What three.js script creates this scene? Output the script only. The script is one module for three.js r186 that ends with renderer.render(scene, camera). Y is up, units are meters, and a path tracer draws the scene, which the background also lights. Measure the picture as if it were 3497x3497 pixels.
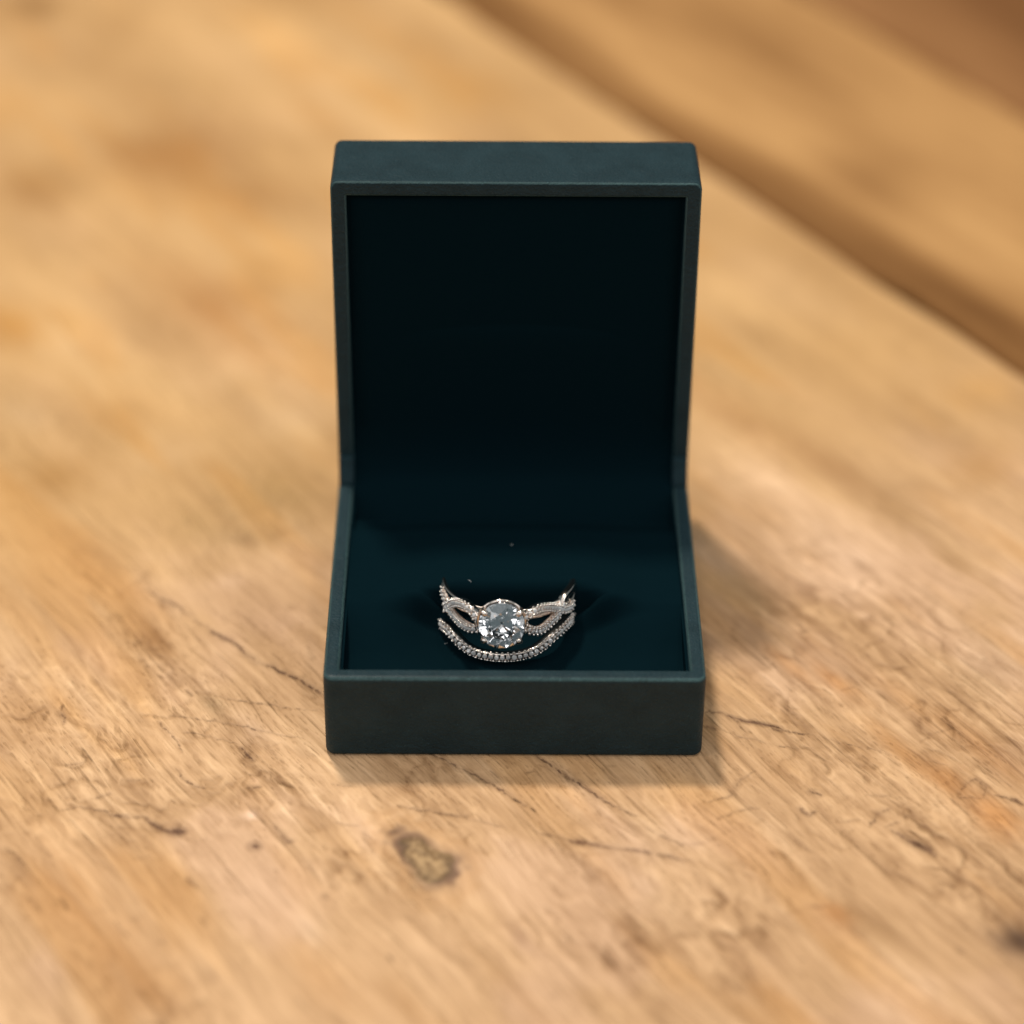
import * as THREE from 'three';
import { ConvexGeometry } from 'three/addons/geometries/ConvexGeometry.js';
import { RectAreaLightUniformsLib } from 'three/addons/lights/RectAreaLightUniformsLib.js';
import { mergeGeometries } from 'three/addons/utils/BufferGeometryUtils.js';

// ------------------------------------------------------------------ camera, light, exposure
const MM = 0.001;
const scene = new THREE.Scene();
const camera = new THREE.PerspectiveCamera(21.592, 1, 0.02, 20);
camera.rotation.order = 'YXZ';
camera.position.set(-0.6 * MM, 236.02 * MM, 269.54 * MM);
camera.rotation.set(-0.62850, 0, 0.01085);
camera.focus = 0.3585;
camera.userData.fStop = 6.7;
scene.add(camera);

scene.background = new THREE.Color(0.13, 0.16, 0.17);         // the dim room all round

function lamp(name, dir, dist, intensity, color, radius) {
  const l = new THREE.PointLight(new THREE.Color(...color), intensity);
  l.name = name;
  l.position.set(...dir).normalize().multiplyScalar(dist);
  l.castShadow = true; l.shadow.radius = radius / 0.02; l.shadow.bias = -0.0005;
  scene.add(l);
}
RectAreaLightUniformsLib.init();
function softLight(name, dir, dist, w, h, intensity, color) {
  const l = new THREE.RectAreaLight(new THREE.Color(...color), intensity, w, h);
  l.name = name;
  l.position.set(...dir).normalize().multiplyScalar(dist);
  l.lookAt(0, 0, 0);
  scene.add(l);
}
lamp('ceiling_lamp_behind', [-0.2, 1, -0.45], 1.7, 6.9, [1, 0.93, 0.81], 0.09);
lamp('ceiling_lamp_right', [0.29, 1, -0.04], 1.8, 0.95, [1, 0.93, 0.81], 0.05);
lamp('ceiling_lamp_left', [-0.16, 1, 0.02], 2.0, 0.7, [1, 0.93, 0.81], 0.05);
softLight('fill_overhead', [0, 1, 0.2], 2.4, 3.2, 2.6, 0.52, [1, 0.98, 0.97]);  // added overhead panel, there to whiten the stone
softLight('fill_front', [-0.25, 0.9, 0.9], 1.9, 0.9, 0.6, 3.0, [1, 0.98, 0.98]);  // added front panel for bright reflections in the rings and stone
softLight('fill_right', [1, 0.6, 0.25], 2.1, 1.1, 1.2, 2.2, [1, 0.98, 0.98]);  // added panel on the right, gives the stone white facets
softLight('fill_left', [-1, 0.6, 0.1], 2.1, 1.1, 1.2, 2.2, [1, 0.98, 0.98]);  // added panel on the left, gives the stone white facets

// ------------------------------------------------------------------ helpers
let seed = 7;
const rnd = () => { seed = (seed + 0x6d2b79f5) | 0; let t = Math.imul(seed ^ (seed >>> 15), 1 | seed); t = (t + Math.imul(t ^ (t >>> 7), 61 | t)) ^ t; return ((t ^ (t >>> 14)) >>> 0) / 4294967296; };
const clamp = (x, a, b) => (x < a ? a : x > b ? b : x);
const smooth = (a, b, x) => { const t = clamp((x - a) / (b - a), 0, 1); return t * t * (3 - 2 * t); };
const PERM = new Float32Array(65536); for (let i = 0; i < 65536; i++) PERM[i] = rnd();
const hash = (x, y) => PERM[(Math.imul(x, 374761393) + Math.imul(y, 668265263) ^ (Math.imul(x, 374761393) >>> 13)) >>> 3 & 65535];
function noise(x, y) {                                           // value noise, 0..1
  const ix = Math.floor(x), iy = Math.floor(y); let u = x - ix, v = y - iy;
  u = u * u * (3 - 2 * u); v = v * v * (3 - 2 * v);
  const a = hash(ix, iy), b = hash(ix + 1, iy), c = hash(ix, iy + 1), d = hash(ix + 1, iy + 1);
  return a + (b - a) * u + (c - a) * v + (a - b - c + d) * u * v;
}
const fbm = (x, y, n) => { let s = 0, a = 0.5, t = 0; for (let i = 0; i < n; i++) { s += a * noise(x, y); t += a; a *= 0.5; x = x * 2.03 + 17.1; y = y * 2.03 + 5.7; } return s / t; };
function canvasTexture(W, H, data, srgb) {
  const t = new THREE.DataTexture(data, W, H, THREE.RGBAFormat, THREE.UnsignedByteType);
  t.magFilter = THREE.LinearFilter; t.minFilter = THREE.LinearMipmapLinearFilter; t.generateMipmaps = true;
  t.wrapS = t.wrapT = THREE.MirroredRepeatWrapping;
  if (srgb) t.colorSpace = THREE.SRGBColorSpace;
  t.needsUpdate = true;
  return t;
}
const toS = (c) => { c = clamp(c, 0, 1); return 255 * (c <= 0.0031308 ? 12.92 * c : 1.055 * Math.pow(c, 1 / 2.4) - 0.055); };
function mesh(name, geometry, material, parent, kind) {
  const m = new THREE.Mesh(geometry, material);
  m.name = name; m.castShadow = m.receiveShadow = true;
  if (kind) m.userData.kind = kind;
  (parent || scene).add(m);
  return m;
}
function thing(name, label, category) {
  const g = new THREE.Group(); g.name = name; g.userData = { label, category }; scene.add(g);
  return g;
}

// ------------------------------------------------------------------ the wooden table
// Plank axes: s runs along the grain, c across it (both in millimetres).
const GA = 0.6093;
const table = thing('wooden_table', 'weathered honey coloured wooden table top of wide planks under the ring box', 'table');
table.rotation.y = GA;                                           // local z is s, local x is c
const S0 = -270, S1 = 90, C0 = -105, C1 = 121;                   // part of the front plank that the texture covers

function crackMask(W, H) {
  const cv = document.createElement('canvas'); cv.width = W; cv.height = H;
  const g = cv.getContext('2d');
  g.fillStyle = '#000'; g.fillRect(0, 0, W, H);
  const kx = W / (C1 - C0), ky = H / (S1 - S0);
  g.setTransform(kx, 0, 0, ky, -C0 * kx, -S0 * ky);
  g.lineCap = 'round'; g.lineJoin = 'round';
  const crack = (pts, w, dark) => {
    for (let i = 0; i + 1 < pts.length; i++) {
      const [s0, c0] = pts[i], [s1, c1] = pts[i + 1], n = 7, len = Math.hypot(s1 - s0, c1 - c0);
      let px = c0, py = s0;
      for (let k = 1; k <= n; k++) {
        const f = k / n, j = k < n ? 0.11 * Math.min(len, 4) : 0;
        const x = c0 + (c1 - c0) * f + (rnd() - 0.5) * j, y = s0 + (s1 - s0) * f + (rnd() - 0.5) * j;
        const end = Math.min(1, 0.35 + 2.2 * Math.min((i + f) / (pts.length - 1), 1 - (i + f - 0.1) / (pts.length - 1)));
        const breaks = rnd() < 0.25 ? 0.35 : 1;
        g.strokeStyle = 'rgba(255,255,255,' + 0.1 * dark + ')';
        g.lineWidth = Math.min(w * 3.2, w + 0.9) * end * (0.5 + rnd());
        g.beginPath(); g.moveTo(px, py); g.lineTo(x, y); g.stroke();
        g.strokeStyle = 'rgba(255,255,255,' + clamp(breaks * dark * (0.35 + 0.75 * rnd()), 0, 1) + ')';
        g.lineWidth = w * end * (0.4 + 0.9 * rnd() * rnd());
        g.beginPath(); g.moveTo(px, py); g.lineTo(x, y); g.stroke();
        px = x; py = y;
      }
    }
  };
  crack([[-59.7, -23.5], [-53.9, -21.5], [-45.7, -20.1], [-41.7, -18.9]], 0.8, 0.5);
  crack([[-45.7, -20.1], [-41.7, -18.9], [-36.7, -18.4], [-30, -15.6], [-24.8, -14.3], [-18, -12]], 0.55, 1);
  crack([[6.3, 26.2], [8.4, 28.4], [11.3, 29.7], [12.9, 31.2], [14.9, 32.7], [16.8, 33.5], [18.8, 35.6]], 0.26, 1);
  crack([[11.3, 29.7], [12.9, 31.2], [14.2, 32.2]], 0.34, 1);
  crack([[14.5, 32.2], [16.2, 32.6]], 0.14, 0.8);
  crack([[-9, -9.8], [-6.5, -8.7], [-3.5, -7.7], [-0.2, -6.6], [3.1, -5.4], [6, -4.9], [10.4, -3.8]], 0.36, 0.75);
  crack([[-3, 1.6], [0.8, 2.5], [4.4, 3], [8.1, 3.8], [10.9, 4.3], [14.6, 5.1], [18.5, 6.5]], 0.42, 0.8);
  crack([[-32.8, -33.9], [-30.7, -31.7], [-27.9, -28.9], [-24.3, -26], [-20.9, -23.4], [-18.7, -21.1]], 0.2, 0.6);
  crack([[-33.3, -27], [-30.3, -24.6], [-27.8, -21.9], [-25.5, -19.9], [-22.6, -16.7]], 0.2, 0.6);
  crack([[-34, -35.6], [-31.5, -35.8], [-29.1, -35.5], [-27.4, -35.6], [-25.2, -36.1]], 0.24, 0.55);
  crack([[-28.8, -34.1], [-27.3, -32.5], [-24.7, -30.6], [-22.4, -29.1]], 0.18, 0.6);
  crack([[-42.9, -44.8], [-41.5, -45.8], [-40.2, -45.8], [-39.1, -46.7]], 0.35, 0.55);
  crack([[-23.9, -54.6], [-23.5, -52.6], [-21, -50.4], [-18.2, -48.4], [-16.8, -46.3], [-14.8, -46], [-13.2, -45.4], [-12, -44.5]], 0.3, 0.6);
  crack([[-16.8, -46.3], [-14.8, -46], [-13.2, -45.4], [-12, -44.5], [-11.4, -43.2]], 0.5, 0.5);
  crack([[-12.4, -44.4], [-11.6, -43.5]], 1.3, 0.8);
  crack([[-21.7, -29], [-19.9, -29.2], [-18.3, -29.1]], 0.42, 0.7);
  crack([[-22.9, -38.3], [-20.5, -38.6], [-18.2, -37.9], [-17.2, -36.9]], 0.3, 0.6);
  crack([[-14.3, -32.6], [-13.5, -30.9]], 0.32, 0.6);
  crack([[-6.4, -33.2], [-4.1, -33.4], [-2.4, -33.5], [-2.2, -32.6]], 0.42, 0.5);
  crack([[-4.4, -37.4], [-3.8, -37]], 0.8, 0.7);
  crack([[-4.1, -47.3], [-1.7, -47.1]], 0.35, 0.6);
  crack([[-0.4, -18], [2.3, -15.7], [5.9, -12.3], [10.6, -8.9]], 0.4, 0.45);
  crack([[13.9, -5.7], [17.8, -3], [21.6, 0.4], [25.1, 3.8], [29.6, 7.5]], 0.7, 0.42);
  crack([[17.3, -3.3], [19, -2], [21, -0.2]], 0.9, 0.45);
  crack([[20.7, 6.2], [26.2, 8], [27.7, 11.1]], 0.5, 0.4);
  crack([[21.7, 15.8], [22.3, 19.3], [20.8, 21.8], [20.3, 24.8]], 0.3, 0.55);
  crack([[24.9, 15], [25.1, 18], [26.2, 21.1]], 0.26, 0.45);
  crack([[28.7, 25.1], [31, 25], [30.8, 26.5]], 0.55, 0.5);
  crack([[27.2, 28.2], [28.8, 29]], 0.5, 0.6);
  crack([[37, 30.2], [35.7, 32.8], [35.8, 34.9]], 0.4, 0.45);
  crack([[38.9, 32.2], [41.9, 32.7], [44, 33.6], [45.9, 33.7]], 1, 0.5);
  crack([[42.3, 33], [44.3, 33.6]], 1.2, 0.6);
  crack([[39.1, 43.4], [37.8, 46], [37.8, 47.9], [39.7, 48], [41.1, 46.3], [39.1, 43.4]], 0.4, 0.35);
  crack([[41.5, 47.8], [43.8, 49.4], [45.2, 49.6]], 0.5, 0.5);
  crack([[9.8, 25.5], [14, 27.5], [18.7, 31], [21.3, 34.4]], 0.2, 0.45);
  crack([[19.6, 36.2], [23.1, 38.4], [25.9, 40.7], [29.1, 42.5]], 0.25, 0.35);
  crack([[9, 24.6], [10.6, 25.6]], 0.25, 0.7);
  for (let i = 0; i < 90; i++) {                                 // little splits that follow the grain
    const s = -75 + 150 * rnd(), c = -70 + 125 * rnd(), l = 1 + 5 * rnd();
    crack([[s, c], [s + l * 0.5, c + 0.15 * (rnd() - 0.3) * l], [s + l, c + 0.25 * (rnd() - 0.4) * l]], 0.12 + 0.2 * rnd(), 0.12 + 0.33 * rnd());
  }
  for (let i = 0; i < 70; i++) {                                 // and torn fibres across it
    const s = -45 + 105 * rnd(), c = -65 + 115 * rnd(), l = 1 + 2.5 * rnd(), a = 0.6 + 0.9 * rnd();
    crack([[s, c], [s + l * Math.cos(a) * 0.6, c + l * Math.sin(a) * 0.5], [s + l * Math.cos(a), c + l * Math.sin(a)]], 0.1 + 0.22 * rnd(), 0.1 + 0.28 * rnd());
  }
  const px = g.getImageData(0, 0, W, H).data, out = new Uint8Array(W * H);
  for (let i = 0; i < W * H; i++) out[i] = px[4 * i];
  return out;
}

// stains and weathering of the front plank, plus shadow painted right of the box: s, c, half length, half width, red, green, blue factors
const STAINS_AND_SHADE = [
  [-48.4, -27.3, 5, 3, .80, .74, .66], [-69, -27, 14, 5, .84, .77, .68], [-58.6, -13.9, 3, 4, .88, .86, .80], [-54.3, -12.3, 2.2, 2.6, 1.12, 1.16, 1.28],
  [-57, 0.6, 5, 3, 1.1, 1.14, 1.25], [-51, 0.3, 3.5, 3, .80, .76, .72], [-68, -10, 6, 4, .88, .88, .84], [-53.5, -24.5, 5, 2, 1.08, 1.1, 1.16], [-70, 5, 7, 7, .84, .83, .76], [-62, -6, 5, 3, .88, .87, .84], [-60, -2, 3, 4, .88, .86, .82],
  [-205, 79, 12, 13, 1.08, 1.10, 1.13], [-161, 97, 12, 12, 1.06, 1.05, 1.00], [-183, 92, 11, 11, 1.07, 1.09, 1.12], [-172, 43, 14, 14, .82, .75, .66], [-150, 47, 8, 8, .88, .83, .76], [-175, 16, 10, 7, .84, .78, .68], [-242, 50, 7, 6, .70, .64, .55], [-226, 61, 7, 6, .95, .93, .90], [-146, 16, 8, 9, 1.04, 1.05, 1.06], [-123, 26, 7, 8, .90, .86, .80],
  [-129, 42, 7, 6, 1.03, 1.04, 1.05], [-135, -8, 8, 5, .95, .86, .68], [-126, -3, 4, 4, 1.04, 1.06, 1.10], [-110, -18, 6, 4, .98, 1.00, 1.05], [-84, 16, 7, 7, 1.09, 1.13, 1.20], [-102, 11, 7, 8, 1.03, 1.04, 1.06],
  [-87, -4, 4, 5, 1.05, 1.07, 1.12], [-92, -22, 6, 6, .88, .83, .74], [-101, -3, 5, 5, .94, .91, .86], [-74, 100, 8, 8, 1.08, 1.10, 1.12], [-55, 104, 7, 8, 1.06, 1.06, 1.04],
  [-31, 112, 5, 7, 1.05, 1.00, .86], [-59, 86, 5, 5, 1.06, 1.08, 1.10], [-15, 98, 5, 6, .99, .93, .80], [-33, 67, 4, 4, 1.08, 1.10, 1.14], [-5, 64, 5, 7, 1.06, 1.08, 1.12],
  [-232, 95, 26, 9, .90, .86, .78], [-100, 20, 18, 9, 1.04, 1.06, 1.1], [-120, 22, 24, 7, .95, .90, .86],
  [-46, 75.2, 12, 4, .86, .80, .74], [-28, 78.3, 11, 3.2, .80, .74, .68], [-9, 79.4, 12, 2.6, .84, .82, .76], [5, 78, 10, 2.2, .9, .88, .84], [-70, 74, 18, 4, .94, .9, .86],
  [4.8, 61.7, 4, 3, .86, .83, .76], [15, 70, 8, 3, .88, .88, .84], [22, 64, 6, 5, .88, .89, .90], [-24, 62, 5, 3, .9, .86, .8], [-30, 68, 9, 3, 1.06, 1.08, 1.14], [-12, 66, 9, 3, 1.06, 1.09, 1.15], [-8, 48, 10, 4, .96, .94, .9],
  [11.9, 45.6, 5, 1.5, .95, .80, .62], [5, 42.5, 6, 1.2, .95, .84, .70], [28, 43.5, 8, 1.6, .92, .80, .64], [35.6, 44.7, 4, 2.2, .95, .80, .62], [44.7, 45.2, 5, 2.6, .98, .78, .56], [20, 51, 9, 1.8, .95, .89, .80], [34, 53, 9, 2.2, .97, .88, .78],
  [62.9, 32.2, 3.4, 3, .30, .28, .30], [65, 33, 6, 5, .72, .70, .70], [49.6, 17.3, 4.5, 3.6, .80, .76, .70], [46.8, 17, 2.2, 1.6, .86, .74, .6], [52, 19, 6, 2, .86, .84, .8], [28.8, -18.5, 3, 1.6, .82, .80, .86],
  [11.4, 1.4, 6, 2.4, 1.12, 1.16, 1.24], [32.5, -0.6, 9, 5, 1.08, 1.12, 1.2], [-10.3, -28.9, 6, 4, 1.08, 1.12, 1.2], [3, -40, 7, 4, 1.03, 1.04, 1.08], [13.2, -39.1, 2.4, 1.6, 1.08, 1.14, 1.28], [22, 6, 5, 2.5, 1.08, 1.12, 1.2], [24, -28, 8, 6, 1.06, 1.08, 1.12],
  [-33.7, -10.8, 8, 2.4, 1.1, 1.13, 1.22], [-31.6, -28, 2.6, 1.2, .86, .9, .92], [-24, -26, 4, 2, 1.1, 1.14, 1.25], [-9.5, -34.5, .9, .9, 1.3, 1.4, 1.7], [-15, -31, .7, .6, 1.3, 1.35, 1.5],
  [-44, -50, 9, 5, .84, .78, .70], [-30, -58, 10, 5, .90, .85, .76], [-10, -60, 12, 6, .92, .86, .78], [8, -60, 12, 5, .88, .82, .74], [-2, -50, 5, 5, .88, .84, .78], [20, -42, 8, 3, .92, .86, .78], [30, -36, 6, 2, .82, .76, .68],
  [-10.5, 33.2, 2.6, 2, .70, .64, .60], [-6.5, 34, 3, 1.8, .72, .66, .62], [-2, 28.6, 3.4, 2.4, .70, .63, .58], [-7, 40, 9, 5, .92, .88, .84], [-20, 37, 5, 3, .78, .70, .62], [-14, 32, 3, 2, .76, .68, .62], [-2, 27, 4, 2, .70, .62, .56], [-26, 36, 6, 2.4, .84, .78, .7], [3, 30, 3, 1.4, .8, .74, .68],  // brown blotches right of the box, partly painted in to deepen its shadow
  [44, -4, 12, 1.6, .86, .82, .76], [55, 2, 12, 2, .9, .86, .8], [36, -24, 10, 1.6, .86, .82, .76], [60, 14, 9, 3, 1.06, 1.08, 1.12], [30, 18, 6, 4, 1.04, 1.06, 1.1], [22, 28, 5, 3, .9, .86, .8],
];
function woodFront() {
  const W = 2048, H = 2048, col = new Uint8Array(W * H * 4), bmp = new Uint8Array(W * H * 4), crack = crackMask(W, H);
  const stainShade = new Float32Array(W * H * 3).fill(1), kx = (C1 - C0) / W, ky = (S1 - S0) / H;
  for (const [s, c, rs, rc, ...tint] of STAINS_AND_SHADE) {
    const [r, g, b] = s < -75 ? tint.map((v) => Math.pow(v, 1.7)) : tint;
    const x0 = clamp(Math.floor((c - 2.2 * rc - C0) / kx), 0, W - 1), x1 = clamp(Math.ceil((c + 2.2 * rc - C0) / kx), 0, W - 1);
    const y0 = clamp(Math.floor((s - 2.2 * rs - S0) / ky), 0, H - 1), y1 = clamp(Math.ceil((s + 2.2 * rs - S0) / ky), 0, H - 1);
    for (let y = y0; y <= y1; y++) for (let x = x0; x <= x1; x++) {
      const mm = [(C0 + (x + .5) * kx), (S0 + (y + .5) * ky)];
      let d = ((mm[0] - c) / rc) ** 2 + ((mm[1] - s) / rs) ** 2;
      d *= 0.55 + 0.9 * noise(mm[0] * 0.9 + s, mm[1] * 0.35 + c);
      if (d > 4) continue;
      const w = Math.exp(-d * 1.1), i = 3 * (y * W + x);
      stainShade[i] *= 1 + (r - 1) * w; stainShade[i + 1] *= 1 + (g - 1) * w; stainShade[i + 2] *= 1 + (b - 1) * w;
    }
  }
  const KS = 10.6, KC = -20.3;                                   // the knot
  for (let y = 0; y < H; y++) {
    const s = S0 + (y + .5) * ky;
    for (let x = 0; x < W; x++) {
      const c = C0 + (x + .5) * kx, i = y * W + x;
      const ds = s - KS, dc = c - KC, near = Math.exp(-(ds * ds / 130 + dc * dc / 34));
      let cc = c + 2.4 * near * Math.sign(dc) * (1 - Math.exp(-dc * dc / 6)) * -1;   // grain parts round the knot
      cc += 3.6 * (fbm(s * 0.018, c * 0.03, 2) - 0.5) + 1.3 * (noise(s * 0.09, c * 0.12) - 0.5);
      const far = smooth(-25, -85, s - 0.35 * c);
      const broad = fbm(s * 0.010 + 9, cc * 0.075, 3) - 0.5, ring = fbm(s * 0.03, cc * 0.42, 3) - 0.5, fine = fbm(s * 0.14 + 3, cc * 1.7, 3) - 0.5, hair = noise(s * 0.4, cc * 5.5) - 0.5;
      const patch = fbm(s * 0.05 + 40, c * 0.085 + 11, 4) - 0.5, worn = Math.exp(-(((s + 24) / 20) ** 2 + ((c + 38) / 16) ** 2)) + Math.exp(-(((s - 24) / 16) ** 2 + ((c - 8) / 12) ** 2)) + Math.exp(-(((s - 36) / 14) ** 2 + ((c - 30) / 9) ** 2)),
        rough = clamp(smooth(0.46, 0.66, fbm(s * 0.045 + 7, c * 0.05 + 3, 3)) * 0.8 + 0.9 * worn, 0, 1.2);
      const wx = s + 2.2 * (fbm(s * 0.22 + 50, c * 0.26, 3) - 0.5) * 2, wy = cc + 1.5 * (fbm(s * 0.22, c * 0.3 + 90, 3) - 0.5) * 2;
      const crumb = fbm(wx * 0.36 + 1, wy * 0.95, 4) - 0.5;
      const vein = (a) => Math.pow(1 - Math.abs(2 * a - 1), 8);
      const tear = vein(fbm(wx * 0.17 + 4, wy * 0.26 + 8, 3)) * smooth(0.35, 0.65, noise(s * 0.16 + 21, c * 0.2 + 2)), split = vein(noise(s * 0.035 + 33, cc * 0.9)) * smooth(0.4, 0.7, noise(s * 0.07 + 3, c * 0.35));
      const pore = smooth(0.74, 0.9, noise(s * 0.8 + 13, cc * 6.5)) * smooth(0.35, 0.6, noise(s * 0.05, c * 0.4 + 77));
      const flake = smooth(0.58, 0.78, fbm(s * 0.10 + 70, cc * 0.8 + 12, 3)), line = noise(s * 0.07 + 5, cc * 3.1) - 0.5;
      let t = (0.55 - 0.1 * far) * broad + (0.42 - 0.25 * far) * ring + (0.36 * fine + 0.14 * line * (0.4 + rough)) * (1 - 0.7 * far) + 0.20 * hair * (1 - 0.7 * far) + (0.46 - 0.06 * far) * patch
        + (1 - 0.85 * far) * (rough * 0.80 * crumb - 0.15 * pore - rough * 0.36 * tear - 0.15 * split + 0.20 * flake);
      let h = 0.4 * ring + 0.7 * fine + 0.3 * line + 0.45 * hair - 0.6 * pore + rough * (2.0 * crumb - 1.6 * tear) - 1.3 * split + 0.4 * patch + 0.6 * flake;
      const grey = smooth(0.46, 0.68, fbm(s * 0.04 + 60, c * 0.075 + 31, 4)) * (1 - 0.6 * far);   // washed out, paler patches
      const red = smooth(0.5, 0.75, fbm(s * 0.03 + 80, c * 0.14 + 71, 3));
      let f = Math.max(0.25, 1.0 + 0.80 * t);
      let r = 0.605 * f, g = (0.358 - 0.008 * far) * Math.pow(f, 1.18), b = (0.184 - 0.036 * far) * Math.pow(f, 1.38);
      r *= 1 + 0.05 * grey; g *= 1 + 0.07 * grey; b *= 1 + 0.19 * grey;
      g *= 1 - 0.07 * red; b *= 1 - 0.20 * red;
      // the knot: dark rim, speckled greenish heart, tail to the lower right
      const ang = Math.atan2(dc, ds), kr = Math.hypot(ds / 5.2, dc / 3.0) * (1 + 0.16 * Math.sin(ang * 3 + 1) + 0.3 * (noise(s * 0.9, c * 0.9) - 0.5));
      const heart = 1 - smooth(0.72, 0.98, kr), rim = Math.exp(-(((kr - 0.92) / 0.24) ** 2)) * (0.25 + 0.75 * Math.pow(Math.abs(Math.cos(ang - 0.35)), 1.5)), halo = Math.exp(-(((kr - 1.5) / 0.4) ** 2));
      const sp = fbm(s * 1.4, c * 1.6, 3);
const sp2 = fbm(s * 0.7 + 9, c * 1.5, 4), sv = smooth(0.3, 0.78, 0.55 * sp2 + 0.45 * sp), mottle = 0.75 + 0.5 * noise(s * 0.35 + 3, c * 0.6 + 1);  // heart tone varies at random
      r = r * (1 - heart) + heart * mottle * (0.22 + 0.28 * sv); g = g * (1 - heart) + heart * mottle * (0.128 + 0.19 * sv); b = b * (1 - heart) + heart * mottle * (0.058 + 0.10 * sv);
      r *= 1 - 0.66 * rim; g *= 1 - 0.69 * rim; b *= 1 - 0.66 * rim;
      r *= 1 - 0.06 * halo; g *= 1 - 0.1 * halo; b *= 1 - 0.16 * halo;
      h -= 1.2 * rim; h += heart * (sp - 0.6);
      const k = crack[i] / 255;
      r *= 1 - 0.74 * k; g *= 1 - 0.79 * k; b *= 1 - 0.78 * k; h -= 2.2 * k;
      const j = 3 * i;
      r *= stainShade[j]; g *= stainShade[j + 1]; b *= stainShade[j + 2];
      const o = 4 * i;
      col[o] = toS(r); col[o + 1] = toS(g); col[o + 2] = toS(b); col[o + 3] = 255;
      bmp[o] = bmp[o + 1] = bmp[o + 2] = clamp(160 + 46 * h, 0, 255); bmp[o + 3] = 255;
    }
  }
  return [canvasTexture(W, H, col, true), canvasTexture(W, H, bmp, false)];
}
function woodBack(r0, g0, b0, off, edgeTone, knots) {                      // planks farther back: s from -330 to 130, c over 70 mm
  const W = 256, H = 1024, col = new Uint8Array(W * H * 4);
  for (let y = 0; y < H; y++) for (let x = 0; x < W; x++) {
    const s = -330 + 460 * (y + .5) / H, c = 80 * (x + .5) / W;
    const cc = c + 5 * (fbm(s * 0.015 + off, c * 0.03, 2) - 0.5);
    let f = 1 + 0.8 * (fbm(s * 0.014 + off, cc * 0.07, 3) - 0.5) + 0.25 * (fbm(s * 0.04, cc * 0.4 + off, 3) - 0.5) + 0.15 * (noise(s * 0.2, cc * 2.2) - 0.5);
    f *= 1 - edgeTone * (1 - smooth(3, 13, c + 3 * (noise(s * 0.03 + off, 4) - 0.5)));   // tone shifts along the joint edge
    for (const [ks, kc, a, b, d] of knots) f *= 1 - d * Math.exp(-(((s - ks) / a) ** 2 + ((c - kc) / b) ** 2));
    const o = 4 * (y * W + x);
    col[o] = toS(r0 * f); col[o + 1] = toS(g0 * Math.pow(f, 1.2)); col[o + 2] = toS(b0 * Math.pow(f, 1.4)); col[o + 3] = 255;
  }
  return canvasTexture(W, H, col, true);
}
const [frontMap, frontBump] = woodFront();
const woodMat = new THREE.MeshPhysicalMaterial({ name: 'weathered wood', map: frontMap, bumpMap: frontBump, bumpScale: 0.0009, roughness: 0.62, specularIntensity: 0.45 });
const backMat = new THREE.MeshPhysicalMaterial({ name: 'honey wood', map: woodBack(0.46, 0.243, 0.092, 3, 0.42, [[-95, 19, 14, 9, .38], [-60, 30, 30, 6, .12], [-150, 40, 26, 8, .2], [-40, 8, 20, 6, .14]]), roughness: 0.8, specularIntensity: 0.2 });
const darkMat = new THREE.MeshPhysicalMaterial({ name: 'brown wood', map: woodBack(0.235, 0.105, 0.038, 44, -0.12, [[-120, 30, 40, 12, .25]]), roughness: 0.8, specularIntensity: 0.2 });

// a plank with eased edges: profile across c, swept along s, top at y = 0
function plank(c0, c1, rl, rr, thick, sA, sB, uvOf, bumpy) {
  const prof = [], nA = 8;
  prof.push([c0, -thick]);
  for (let i = 0; i <= nA; i++) { const a = Math.PI / 2 * i / nA; prof.push([c0 + rl * (1 - Math.cos(a)), -rl * (1 - Math.sin(a)) ]); }
  const inner = bumpy ? 180 : 24;
  for (let i = 1; i < inner; i++) prof.push([c0 + rl + (c1 - rr - c0 - rl) * i / inner, 0]);
  for (let i = 0; i <= nA; i++) { const a = Math.PI / 2 * (1 - i / nA); prof.push([c1 - rr * (1 - Math.cos(a)), -rr * (1 - Math.sin(a))]); }
  prof.push([c1, -thick]);
  const nS = bumpy ? 260 : 60, pos = [], uv = [], idx = [], P = prof.length;
  for (let j = 0; j <= nS; j++) {
    const s = sA + (sB - sA) * j / nS;
    for (const [c, y] of prof) {
      const e = (fbm(s * 0.06 + c0, 2.2, 2) - 0.5) * 1.6 * (smooth(0, 1, -y / 2) + smooth(c1 - 8, c1, c) + smooth(c0 + 8, c0, c));
      const u = -0.18 * smooth(0.45, 0.9, fbm(s * 0.06 + 5, c * 0.09, 3)) * (y > -0.001 ? 1 : 0);
      pos.push((c + e) * MM, (y + u) * MM, s * MM); uv.push(...uvOf(s, c));
    }
  }
  for (let j = 0; j < nS; j++) for (let i = 0; i < P - 1; i++) { const a = j * P + i, b = a + 1, d = a + P, e = d + 1; idx.push(a, d, b, b, d, e); }
  for (const j of [0, nS]) {                                     // end grain
    const base = pos.length / 3; prof.forEach(([c, y]) => { pos.push(c * MM, y * MM, (j ? sB : sA) * MM); uv.push(...uvOf(j ? sB : sA, c)); });
    for (let i = 1; i < P - 1; i++) idx.push(...(j ? [base, base + i + 1, base + i] : [base, base + i, base + i + 1]));
  }
  const g = new THREE.BufferGeometry();
  g.setAttribute('position', new THREE.Float32BufferAttribute(pos, 3)); g.setAttribute('uv', new THREE.Float32BufferAttribute(uv, 2));
  g.setIndex(idx); g.computeVertexNormals();
  return g;
}
const uvFront = (s, c) => [(c - C0) / (C1 - C0), (s - S0) / (S1 - S0)];
mesh('plank', plank(-170, 121.2, 3, 1.5, 34, -420, 230, uvFront, true), woodMat, table);
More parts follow.
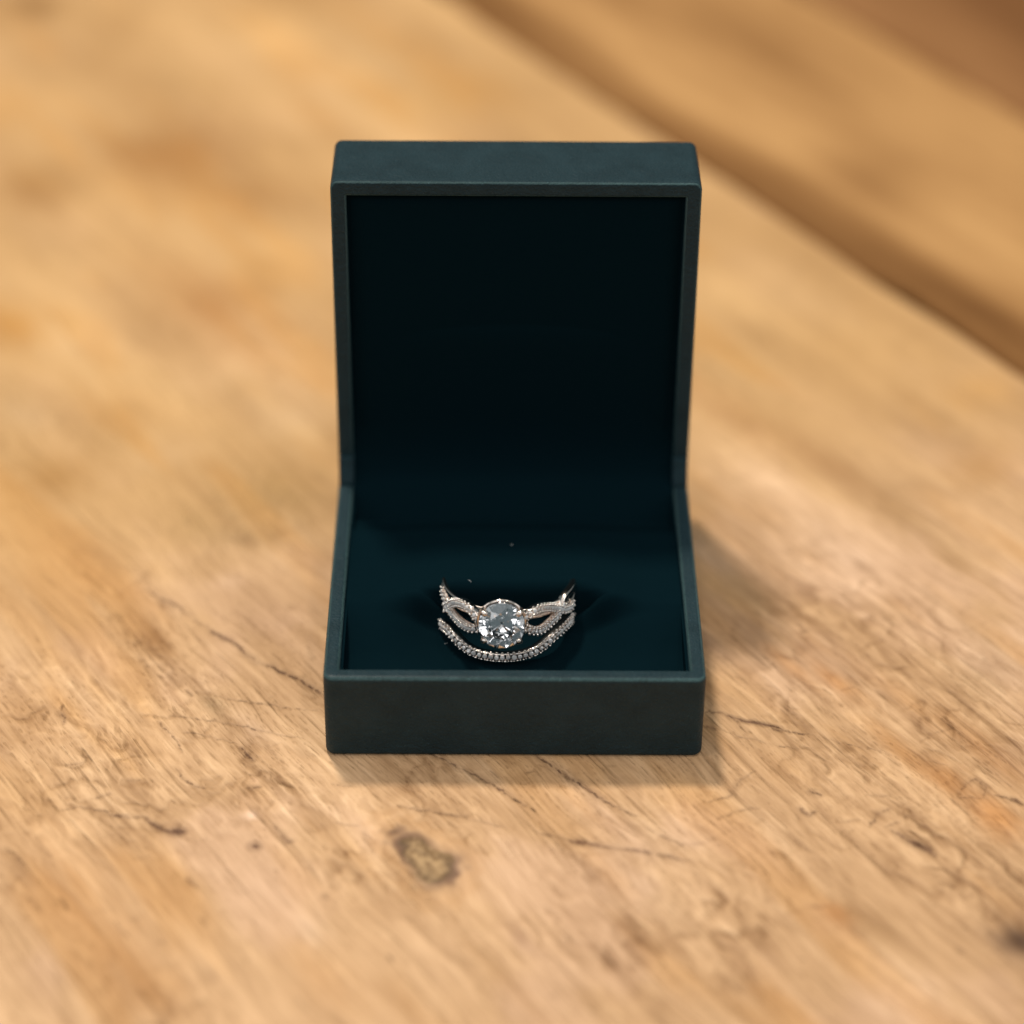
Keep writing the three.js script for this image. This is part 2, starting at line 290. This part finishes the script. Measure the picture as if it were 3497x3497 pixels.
mesh('plank', plank(122.4, 183.5, 2.2, 2, 34, -440, 230, (s, c) => [(c - 124) / 80, (s + 330) / 460], false), backMat, table).name = 'plank_001';
mesh('plank', plank(184.6, 262, 2, 4, 34, -440, 230, (s, c) => [(c - 186) / 80, (s + 330) / 460], false), darkMat, table).name = 'plank_002';

// ------------------------------------------------------------------ the ring box
const W = 50, D = 45.2, H = 13.25, L = 46.9, T = 13.25, TILT = 0.0507, WALL = 2.15;
function noiseTexture(n, fn, srgb) {
  const d = new Uint8Array(n * n * 4);
  for (let y = 0; y < n; y++) for (let x = 0; x < n; x++) { const v = fn(x, y), o = 4 * (y * n + x); d[o] = v[0]; d[o + 1] = v[1]; d[o + 2] = v[2]; d[o + 3] = 255; }
  return canvasTexture(n, n, d, srgb);
}
const grey = (v) => { v = clamp(v, 0, 255); return [v, v, v]; };
const leatherBump = noiseTexture(512, (x, y) => grey(255 * (0.55 * fbm(x * 0.09, y * 0.09, 3) + 0.45 * noise(x * 0.31, y * 0.31))));
const leatherColor = noiseTexture(512, (x, y) => {
  const m = 0.80 + 0.42 * fbm(x * 0.022, y * 0.022, 4) + 0.16 * (noise(x * 0.4, y * 0.4) - 0.5), sp = hash(x * 3 + 11, y * 7 + 5) > 0.9988 ? 5 : 1;
  return [toS(0.0175 * m * sp), toS(0.0365 * m * sp), toS(0.0440 * m * sp)];
}, true);
for (const t of [leatherBump, leatherColor]) t.repeat.set(1 / 0.03, 1 / 0.03);   // 512 pixels to 30 mm, uv in metres
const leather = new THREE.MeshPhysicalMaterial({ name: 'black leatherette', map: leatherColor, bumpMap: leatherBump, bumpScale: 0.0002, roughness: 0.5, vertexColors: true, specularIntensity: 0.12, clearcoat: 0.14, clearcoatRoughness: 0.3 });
const velvet = new THREE.MeshPhysicalMaterial({ name: 'black velvet', color: new THREE.Color(0.0026, 0.0108, 0.0150), roughness: 1, specularIntensity: 0.0 });

function boxUV(g) {                                              // uv in metres from the dominant axis of the normal
  g.computeVertexNormals();
  const p = g.attributes.position, n = g.attributes.normal, uv = new Float32Array(p.count * 2);
  for (let i = 0; i < p.count; i++) {
    const ax = Math.abs(n.getX(i)), ay = Math.abs(n.getY(i)), az = Math.abs(n.getZ(i));
    const [a, b] = ax > ay && ax > az ? [p.getZ(i), p.getY(i)] : ay > az ? [p.getX(i), p.getZ(i)] : [p.getX(i), p.getY(i)];
    uv[2 * i] = a; uv[2 * i + 1] = b;
  }
  g.setAttribute('uv', new THREE.BufferAttribute(uv, 2));
  return g;
}
function rrect(path, x0, y0, x1, y1, r) {
  path.moveTo(x0 + r, y0); path.lineTo(x1 - r, y0); path.absarc(x1 - r, y0 + r, r, -Math.PI / 2, 0); path.lineTo(x1, y1 - r); path.absarc(x1 - r, y1 - r, r, 0, Math.PI / 2);
  path.lineTo(x0 + r, y1); path.absarc(x0 + r, y1 - r, r, Math.PI / 2, Math.PI); path.lineTo(x0, y0 + r); path.absarc(x0 + r, y0 + r, r, Math.PI, 1.5 * Math.PI);
  return path;
}
// an open tray, width W, length len, depth dep: wall ring with soft edges and a floor; opening towards +y
function tray(len, dep, bev) {
  const sh = rrect(new THREE.Shape(), -W / 2 + bev, bev, W / 2 - bev, len - bev, 0.7);
  const hole = rrect(new THREE.Path(), -W / 2 + WALL - bev, WALL - bev, W / 2 - WALL + bev, len - WALL + bev, 0.35); sh.holes.push(hole);
  const wall = new THREE.ExtrudeGeometry(sh, { depth: dep - 2 * bev, bevelEnabled: true, bevelSize: bev, bevelThickness: bev, bevelSegments: 4, curveSegments: 6 });
  wall.translate(0, 0, bev);
  const floor = new THREE.BoxGeometry(W - 2 * WALL + 0.6, len - 2 * WALL + 0.6, 1.4); floor.translate(0, len / 2, 1.0);
  const g = mergeGeometries([wall.toNonIndexed ? wall : wall, floor.toNonIndexed()]);
  g.rotateX(-Math.PI / 2);                                       // length runs to -z, depth to +y
  g.scale(MM, MM, MM);
  boxUV(g);
  const n = g.attributes.normal, p = g.attributes.position, col = new Float32Array(p.count * 3).fill(1);   // opening edges paler: some rubbing, plus the edge highlight painted in
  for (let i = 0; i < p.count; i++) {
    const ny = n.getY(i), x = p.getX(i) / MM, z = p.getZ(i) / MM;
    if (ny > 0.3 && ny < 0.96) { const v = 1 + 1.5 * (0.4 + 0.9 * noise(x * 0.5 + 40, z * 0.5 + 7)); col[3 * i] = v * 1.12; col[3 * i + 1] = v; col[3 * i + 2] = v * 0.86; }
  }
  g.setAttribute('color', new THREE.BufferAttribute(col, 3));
  return g;
}
const box = thing('ring_box', 'open black leatherette ring box with velvet lining, lid standing upright behind its base', 'ring box');
box.rotation.y = 0.01057; box.position.y = 0.02 * MM;
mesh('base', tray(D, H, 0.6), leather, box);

// lid: a second tray, hinged at the top of the base's back edge
const lid = new THREE.Group(); lid.name = 'lid'; box.add(lid);
lid.position.set(0, H * MM, -D * MM);
lid.rotation.x = Math.PI / 2 - TILT;                             // its opening faces the viewer
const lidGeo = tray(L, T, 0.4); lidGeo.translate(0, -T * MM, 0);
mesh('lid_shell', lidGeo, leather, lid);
// padded lining: a pillow just inside the rim
function pillow(w, l, top, bulge, edge) {
  const nx = 40, nz = 40, pos = [], idx = [];
  for (let j = 0; j <= nz; j++) for (let i = 0; i <= nx; i++) {
    const u = i / nx * 2 - 1, v = j / nz * 2 - 1, x = u * w / 2, z = v * l / 2;
    const ex = Math.min(1, (1 - Math.abs(u)) * w / 2 / edge), ez = Math.min(1, (1 - Math.abs(v)) * l / 2 / edge);
    const round = (t) => Math.sqrt(1 - (1 - t) ** 2);
    pos.push(x * MM, (top + bulge * (round(ex) * round(ez) - 1)) * MM, z * MM);
  }
  for (let j = 0; j < nz; j++) for (let i = 0; i < nx; i++) { const a = j * (nx + 1) + i; idx.push(a, a + nx + 1, a + 1, a + 1, a + nx + 1, a + nx + 2); }
  const g = new THREE.BufferGeometry(); g.setAttribute('position', new THREE.Float32BufferAttribute(pos, 3)); g.setIndex(idx);
  return boxUV(g);
}
const lining = pillow(W - 2 * WALL + 0.1, L - 2 * WALL - 1.2, -1.0, 0.5, 1.4); lining.translate(0, 0, (-L / 2 - 0.5) * MM);
mesh('lid_lining', lining, velvet, lid);
// inner walls of lid and base are lined as well
function liner(len, dep, y0) {
  const w = W - 2 * WALL, sh = new THREE.Shape(); rrect(sh, -w / 2 - 0.1, -0.1, w / 2 + 0.1, len + 0.1, 0.3);
  sh.holes.push(rrect(new THREE.Path(), -w / 2 + 0.35, 0.35, w / 2 - 0.35, len - 0.35, 0.3));
  const g = new THREE.ExtrudeGeometry(sh, { depth: dep, bevelEnabled: false, curveSegments: 4 });
  g.rotateX(-Math.PI / 2); g.translate(0, y0, -WALL); g.scale(MM, MM, MM);
  return boxUV(g);
}
mesh('wall_lining', liner(L - 2 * WALL, T - 2.6, -T + 1.5), velvet, lid);
mesh('wall_lining', liner(D - 2 * WALL, H - 2.4, 1.5), velvet, box);

// the leatherette wraps round from base to lid at both ends of the hinge
{
  for (const side of [-1, 1]) {
  const sh = new THREE.Shape();
  sh.moveTo(-0.2, -3.4); sh.lineTo(1.3, -1.2); sh.quadraticCurveTo(2.0, -0.2, 1.7, 0.6); sh.quadraticCurveTo(1.3, 1.2, 0.35, 3.4); sh.lineTo(-1.6, 3.4); sh.lineTo(-2.2, -3.4); sh.closePath();
  const g = new THREE.ExtrudeGeometry(sh, { depth: WALL - 0.5, bevelEnabled: true, bevelSize: 0.25, bevelThickness: 0.25, bevelSegments: 3, curveSegments: 8 });
  g.rotateY(-Math.PI / 2); g.translate(side > 0 ? W / 2 - 0.36 : -W / 2 + WALL - 0.14, 0, 0); g.scale(MM, MM, MM);
  const q = mesh('hinge_corner', boxUV(g), leather, box); q.position.set(0, H * MM, -D * MM); }
}
// ring cushion: a low front roll, a deep slit, and a higher rear roll
const SLIT = -18.3;
function cushionHeight(x, z, rear) {
  const lift = 1 - 0.42 * smooth(7.5, 19, Math.abs(x));            // lifted where the rings push the slit open
  if (rear) { const t = clamp((SLIT - z) / 19.5, 0, 1), round = Math.sqrt(1 - (1 - clamp((SLIT - z) / 2.4, 0, 1)) ** 2), lip = round + (1 - round) * smooth(7.5, 14, Math.abs(x)); return 9.5 + lip * (1.0 + 3.9 * lift * (1 - 0.55 * t) + 0.5 * smooth(7.5, 19, Math.abs(x)) * t) - 1.2 * smooth(0.75, 1, t); }
  const f = Math.sqrt(1 - (1 - clamp((-2.2 - z) / 2, 0, 1)) ** 2), b = Math.sqrt(1 - (1 - clamp((z - SLIT) / 1.5, 0, 1)) ** 2);
  const out = smooth(7.5, 19, Math.abs(x));
  const h = 6.3 + 0.8 * f + 0.5 * b * (1 - out) + out * (2.4 + 3.2 * smooth(-8, SLIT, z)), rise = smooth(SLIT + 2.6, SLIT + 0.1, z);
  return h + (cushionHeight(x, SLIT - 1e-6, true) - h) * rise;
}
function cushionPart(z0, z1, rear) {
  const w = W - 2 * WALL - 0.4, nx = 64, nz = 40, pos = [], idx = [];
  for (let j = 0; j <= nz; j++) for (let i = 0; i <= nx; i++) {
    const x = (i / nx - 0.5) * w, z = z0 + (z1 - z0) * j / nz, edge = j === 0 || j === nz || i === 0 || i === nx;
    pos.push(x * MM, (cushionHeight(x, z, rear) * (1 - (edge && rear === (j === 0) ? 0.2 * (1 - smooth(5, 12, Math.abs(x))) : 0)) + 0.10 * (fbm(x * 0.9, z * 0.9, 2) - 0.5)) * MM, z * MM);
  }
  for (let j = 0; j < nz; j++) for (let i = 0; i < nx; i++) { const a = j * (nx + 1) + i; idx.push(a, a + 1, a + nx + 1, a + 1, a + nx + 2, a + nx + 1); }
  const g = new THREE.BufferGeometry(); g.setAttribute('position', new THREE.Float32BufferAttribute(pos, 3)); g.setIndex(idx);
  return boxUV(g);
}
const cushion = new THREE.Group(); cushion.name = 'ring_cushion'; box.add(cushion);
mesh('front_roll', cushionPart(-2.2, SLIT, false), velvet, cushion);
mesh('rear_roll', cushionPart(SLIT, -38.2, true), velvet, cushion);
// the velvet hinge that curves from behind the cushion up into the lid
{
  const path = new THREE.CatmullRomCurve3([[0, 8.4, -37.2], [0, 10.6, -39.6], [0, 12.7, -42.1], [0, 14.2, -43.9], [0, 15.8, -44.85], [0, 18, -45.6], [0, 21, -46.15], [0, 25, -46.5], [0, 30, -46.8], [0, 36, -47.15], [0, 38.5, -47.6]].map((p) => new THREE.Vector3(...p)));
  const n = 48, m = 20, w = W - 2 * WALL + 0.2, pos = [], idx = [];
  for (let j = 0; j <= n; j++) { const p = path.getPoint(j / n); for (let i = 0; i <= m; i++) { const u = i / m * 2 - 1; pos.push(u * w / 2 * MM, (p.y + 0.25 * Math.cos(u * 2.2) * Math.sin(j / n * 3.1)) * MM, (p.z - 0.5 * u * u) * MM); } }
  for (let j = 0; j < n; j++) for (let i = 0; i < m; i++) { const a = j * (m + 1) + i; idx.push(a, a + 1, a + m + 1, a + 1, a + m + 2, a + m + 1); }
  const g = new THREE.BufferGeometry(); g.setAttribute('position', new THREE.Float32BufferAttribute(pos, 3)); g.setIndex(idx);
  mesh('hinge_lining', boxUV(g), velvet, box);
}

{ // a few hairs of lint on the velvet
  const hair = [];
  for (const [x, y, z, len, a, bend] of [[-16.5, 7.8, -9, 1.1, 0.2, 0.3], [-15.3, 7.9, -8.2, 0.7, 1.2, 0.1], [-9.2, 7.6, -14, 0.5, 0.4, 0.2], [15.4, 8, -10.3, 0.4, 0.5, 0.2], [17, 8.3, -10, 2.4, 1.4, 0.5], [18.2, 8.3, -10.6, 0.9, 0.3, 0.8], [13.5, 7.8, -4.6, 0.4, 0.1, 0.2], [-0.3, 14.6, -27, 0.35, 0.3, 0.1], [-6, 14.4, -19, 0.6, 2.2, 0.2]]) {
    const p = [0, 0.5, 1].map((f) => new THREE.Vector3(x + Math.cos(a) * len * (f - 0.5) + bend * f * (1 - f), y + 0.3, z - Math.sin(a) * len * (f - 0.5)));
    hair.push(new THREE.TubeGeometry(new THREE.CatmullRomCurve3(p), 8, 0.035, 5));
  }
  const g = mergeGeometries(hair); g.scale(MM, MM, MM);
  mesh('lint', g, new THREE.MeshStandardMaterial({ name: 'pale lint', color: new THREE.Color(0.4, 0.42, 0.42), roughness: 0.9 }), cushion, 'stuff');
}

// ------------------------------------------------------------------ jewellery
const brightGold = new THREE.MeshPhysicalMaterial({ name: 'bright white gold', color: new THREE.Color(1, 0.93, 0.87), metalness: 1, roughness: 0.24 });
const silver = new THREE.MeshPhysicalMaterial({ name: 'white gold', color: new THREE.Color(0.88, 0.77, 0.69), metalness: 1, roughness: 0.16 });
const crystal = new THREE.MeshPhysicalMaterial({ name: 'clear gemstone', color: 0xffffff, metalness: 0, roughness: 0, transmission: 1, thickness: 0.004, ior: 2.2 });

const paveMat = new THREE.MeshPhysicalMaterial({ name: 'small gemstones', color: new THREE.Color(0.92, 0.90, 0.88), metalness: 0.15, roughness: 0.08, specularIntensity: 1, ior: 2.3 });

// round brilliant of radius r: table, crown, girdle, pavilion; axis +y, girdle at y = 0
function brilliant(r, n = 8) {
  const pts = [], ring = (k, rad, y, off) => { for (let i = 0; i < k; i++) { const a = 2 * Math.PI * (i + off) / k; pts.push(new THREE.Vector3(rad * r * Math.cos(a), y * r, rad * r * Math.sin(a))); } };
  ring(n, 0.57, 0.31, 0); ring(n, 0.80, 0.205, 0.5); ring(2 * n, 1, 0.03, 0); ring(2 * n, 1, -0.03, 0);
  if (n >= 8) ring(n, 0.26, -0.60, 0.5);
  pts.push(new THREE.Vector3(0, -0.80 * r, 0));
  return new ConvexGeometry(pts);
}
const V = (a) => new THREE.Vector3(...a);
// sweep a rounded section along a curve that lies on a ring round the local y axis
function bandSweep(curve, n, wFn, hFn, closed) {
  const pos = [], idx = [], K = 14, up = new THREE.Vector3();
  const N = closed ? n : n + 1;
  for (let j = 0; j < N; j++) {
    const t = j / n, p = curve.getPointAt(t), tan = curve.getTangentAt(t);
    const out = up.set(p.x, 0, p.z).normalize().clone(); out.addScaledVector(tan, -out.dot(tan)).normalize();
    const side = new THREE.Vector3().crossVectors(tan, out);
    const w = wFn(t) / 2, h = hFn(t) / 2;
    for (let k = 0; k < K; k++) {
      const a = 2 * Math.PI * k / K, ca = Math.cos(a), sa = Math.sin(a), q = (v) => Math.sign(v) * Math.pow(Math.abs(v), 0.55);
      const flare = 1 - 0.18 * (q(sa) < 0 ? -q(sa) : 0);
      const v = p.clone().addScaledVector(side, w * q(ca) * flare).addScaledVector(out, h * q(sa));
      pos.push(v.x * MM, v.y * MM, v.z * MM);
    }
  }
  const M = closed ? N : N - 1;
  for (let j = 0; j < M; j++) for (let k = 0; k < K; k++) { const a = j * K + k, b = j * K + (k + 1) % K, c = ((j + 1) % N) * K + k, d = ((j + 1) % N) * K + (k + 1) % K; idx.push(a, b, c, b, d, c); }
  const g = new THREE.BufferGeometry(); g.setAttribute('position', new THREE.Float32BufferAttribute(pos, 3)); g.setIndex(idx); g.computeVertexNormals();
  return g;
}
const beadGeo = new THREE.IcosahedronGeometry(1, 1);
function pave(curve, t0, t1, w, h, parent, pitch = 0.68) {
  const len = curve.getLength(), n = Math.max(2, Math.round(len * (t1 - t0) / pitch)), gems = [], beads = [];
  const stone = brilliant(0.31, 6), m = new THREE.Matrix4(), q = new THREE.Quaternion(), up = new THREE.Vector3(0, 1, 0);
  const bead = (c, r) => { const b = beadGeo.clone(); b.deleteAttribute('uv'); b.scale(r, r, r); b.translate(c.x, c.y, c.z); beads.push(b); };
  for (let i = 0; i <= n; i++) {
    const frame = (t) => { const p = curve.getPointAt(clamp(t, 0, 1)), tan = curve.getTangentAt(clamp(t, 0, 1)), out = new THREE.Vector3(p.x, 0, p.z).normalize(); out.addScaledVector(tan, -out.dot(tan)).normalize(); return [p, tan, out, new THREE.Vector3().crossVectors(tan, out)]; };
    const t = t0 + (t1 - t0) * i / n, [p, tan, out, side] = frame(t);
    const c = p.clone().addScaledVector(out, h / 2 + 0.06), g = stone.clone(), tilt = out.clone().addScaledVector(side, 0.8 * (rnd() - 0.5)).addScaledVector(tan, 0.8 * (rnd() - 0.5)).normalize();
    g.deleteAttribute('uv'); g.applyMatrix4(m.compose(c, q.setFromUnitVectors(up, tilt), new THREE.Vector3(1, 1, 1).multiplyScalar(0.9 + 0.25 * rnd()))); gems.push(g);
    const [p2, , out2, side2] = frame(t + (t1 - t0) / n / 2);
    for (const sgn of [-1, 1]) bead(p2.clone().addScaledVector(side2, sgn * (w / 2 - 0.06)).addScaledVector(out2, h / 2 + 0.10), 0.15 + 0.06 * rnd());
    for (const sgn of [-1, 1]) bead(p.clone().addScaledVector(side, sgn * (w / 2 + 0.07)).addScaledVector(out, h / 2 - 0.16), 0.11 + 0.07 * rnd());
  }
  const G = mergeGeometries(gems), B = mergeGeometries(beads.map((b) => (b.index ? b.toNonIndexed() : b)));
  G.scale(MM, MM, MM); B.scale(MM, MM, MM);
  const gm = mesh('pave_stones', G, paveMat, parent, 'stuff'), bm = mesh('prong_beads', B, brightGold, parent, 'stuff');
  gm.userData.label = 'row of small clear stones'; bm.userData.label = 'tiny round beads that hold the stones';
}
const slim = ([x, y, z]) => [x * (1 - 0.062 * smooth(4.5, 9, Math.abs(x))), y, z];   // the listed points run along the outside of the band
const catmull = (pts) => new THREE.CatmullRomCurve3(pts.map(slim).map(V), false, 'centripetal');

const eng = thing('engagement_ring', 'white gold ring with a large round clear stone on a twisted split band', 'ring');
eng.position.set(-0.95 * MM, 13.37 * MM, -20.64 * MM); eng.rotation.x = -0.2007;
const engAll = [];
function strand(pts, t0, t1, twist) {
  const c = catmull(pts), g = bandSweep(c, 90, (t) => 1.0 * (1 - 0.4 * smooth(0.7, 1, t)), (t) => 1.15 - 0.35 * smooth(0.65, 1, t));
  const s = mesh('strand', g, silver, eng);
  pave(c, t0, t1, 1.0, 1.15, s);
}
strand([[-3.2, -0.35, 11.6], [-3.97, 0.2, 11.15], [-4.53, 0.9, 10.66], [-5.21, 1.2, 9.8], [-5.97, 1.08, 8.58], [-6.86, 0.39, 6.92], [-7.64, -0.58, 5.42], [-8.29, -1.66, 4.22], [-8.9, -2.6, 2.7], [-9.25, -2.7, 0.6], [-9.1, -1.8, -2]], 0.05, 0.66);
strand([[-3.2, -0.8, 11.5], [-4.08, -1.33, 11.07], [-4.83, -1.72, 10.32], [-5.58, -1.94, 9.23], [-6.34, -2.07, 7.91], [-7.05, -2.07, 6.55], [-7.64, -1.96, 5.42], [-8.13, -1.72, 4.52], [-8.6, -1.2, 3.5], [-9.05, -0.5, 2.1], [-9.3, 0.0, 0.3], [-9.1, -0.2, -2]], 0.04, 0.74);
strand([[1.5, 0.1, 11.8], [2.17, 0.62, 11.66], [2.71, 1.1, 11.33], [3.31, 1.3, 10.76], [4.17, 1.14, 9.68], [5.17, 0.56, 8.26], [6.17, -0.24, 6.97], [7.05, -0.88, 6.06], [7.94, -1.51, 4.84], [8.6, -1.8, 3.57], [9.0, -1.4, 2.3], [9.28, -0.6, 0.4], [9.1, -0.2, -2]], 0.05, 0.69);
strand([[1.5, -0.3, 11.7], [2.3, -0.77, 11.6], [2.86, -1.4, 11.21], [3.6, -1.93, 10.42], [4.47, -2.21, 9.27], [5.21, -2.08, 8.21], [5.82, -1.91, 7.38], [6.44, -1.62, 6.71], [6.95, -1.0, 6.2], [7.35, -0.2, 5.7], [7.9, 0.4, 4.9], [8.7, 0.5, 3.3], [9.25, 0.4, 0.9], [9.1, 0.1, -2]], 0.04, 0.53);
{ // plain shank: round the finger, polished, seen through the openings of the split band
  const pts = []; for (let i = 0; i < 48; i++) { const a = 2 * Math.PI * i / 48; pts.push([8.75 * Math.sin(a), -0.45 * Math.cos(a) - 0.2, 8.75 * Math.cos(a)]); }
  const c = new THREE.CatmullRomCurve3(pts.map(V), true);
  mesh('shank', bandSweep(c, 160, () => 1.7, () => 0.75, true), silver, eng);
}
// setting
const head = new THREE.Group(); head.name = 'setting'; head.position.set(-0.85 * MM, 0, 13.2 * MM); head.rotation.x = Math.PI / 2; eng.add(head);   // local y points out of the ring
{
  const R = 3.1, up = new THREE.Vector3(0, 1, 0);
  const stone = brilliant(R); stone.scale(MM, MM, MM); stone.rotateY(0.2); stone.rotateX(-0.2);
  const st = mesh('round_stone', stone, crystal, head); st.userData.label = 'large round clear faceted stone';
  const rail = new THREE.TorusGeometry(3.12 * MM, 0.24 * MM, 10, 72); rail.rotateX(Math.PI / 2); rail.translate(0, -1.05 * MM, 0); mesh('gallery_rail', rail, silver, head);
  const rail2 = new THREE.TorusGeometry(2.0 * MM, 0.24 * MM, 10, 60); rail2.rotateX(Math.PI / 2); rail2.translate(0, -2.5 * MM, 0); mesh('gallery_rail', rail2, silver, head).name = 'gallery_rail_001';
  for (let k = 0; k < 4; k++) {
    const a = Math.PI / 4 + k * Math.PI / 2 + (k % 2 ? 0.06 : -0.06), ca = Math.cos(a), sa = Math.sin(a);
    const at = (r, y) => new THREE.Vector3(r * ca, y, r * sa);
    const c = new THREE.CatmullRomCurve3([at(1.3, -3.6), at(2.2, -2.4), at(2.95, -1.1), at(3.28, -0.1), at(3.3, 0.3), at(3.08, 0.58), at(2.9, 0.66)]);
    const tube = new THREE.TubeGeometry(c, 30, 0.3, 10); const tip = new THREE.SphereGeometry(0.42, 14, 10); tip.scale(1, 0.85, 1); tip.translate(2.98 * ca, 0.6, 2.98 * sa);
    const g = mergeGeometries([tube, tip]); g.scale(MM, MM, MM);
    const pm = mesh('prong', g, silver, head); if (k) pm.name = 'prong_00' + k;
  }
}

const wed = thing('wedding_band', 'narrow curved white gold band of small stones lying in front of the larger ring', 'ring');
wed.position.set(-1.34 * MM, 8.47 * MM, -19.64 * MM); wed.rotation.x = -0.2007;
{
  const half = [[-9.3, -0.25, -1.6], [-9.38, -0.25, 0.2], [-9.07, 0.04, 2.26], [-8.53, 0.28, 3.83], [-7.87, 0.38, 5.04], [-7.1, 0.15, 6.08], [-6.22, -0.31, 6.98], [-5.33, -0.77, 7.68], [-4.33, -1.14, 8.28], [-3.22, -1.35, 8.78], [-1.98, -1.43, 9.14], [-0.75, -1.46, 9.32],
    [0.48, -1.43, 9.34], [1.71, -1.36, 9.19], [2.94, -1.16, 8.87], [4.05, -0.82, 8.43], [5.03, -0.33, 7.88], [5.89, 0.2, 7.26], [6.76, 0.56, 6.46], [7.63, 0.76, 5.4], [8.52, 0.78, 3.85], [9.08, 0.59, 2.15], [9.36, 0.2, 0.4], [9.3, 0, -1.6]];
  const back = []; for (let i = 1; i < 14; i++) { const a = 1.75 + (2 * Math.PI - 3.5) * i / 14; back.push([9.4 * Math.sin(a), -0.1, 9.4 * Math.cos(a)]); }
  const c = new THREE.CatmullRomCurve3([...half, ...back].map(slim).map(V), true, 'centripetal');
  const b = mesh('band', bandSweep(c, 260, () => 1.16, () => 1.35, true), silver, wed);
  const len = c.getLength(), upto = catmull(half).getLength() / len;
  pave(c, 0.045, upto - 0.045, 1.16, 1.35, b, 0.74);
}

// ------------------------------------------------------------------ renderer
const renderer = new THREE.WebGLRenderer({ antialias: true });
renderer.setSize(1024, 1024);
renderer.toneMapping = THREE.LinearToneMapping;
renderer.toneMappingExposure = 0.87;
renderer.shadowMap.enabled = true;
renderer.render(scene, camera);
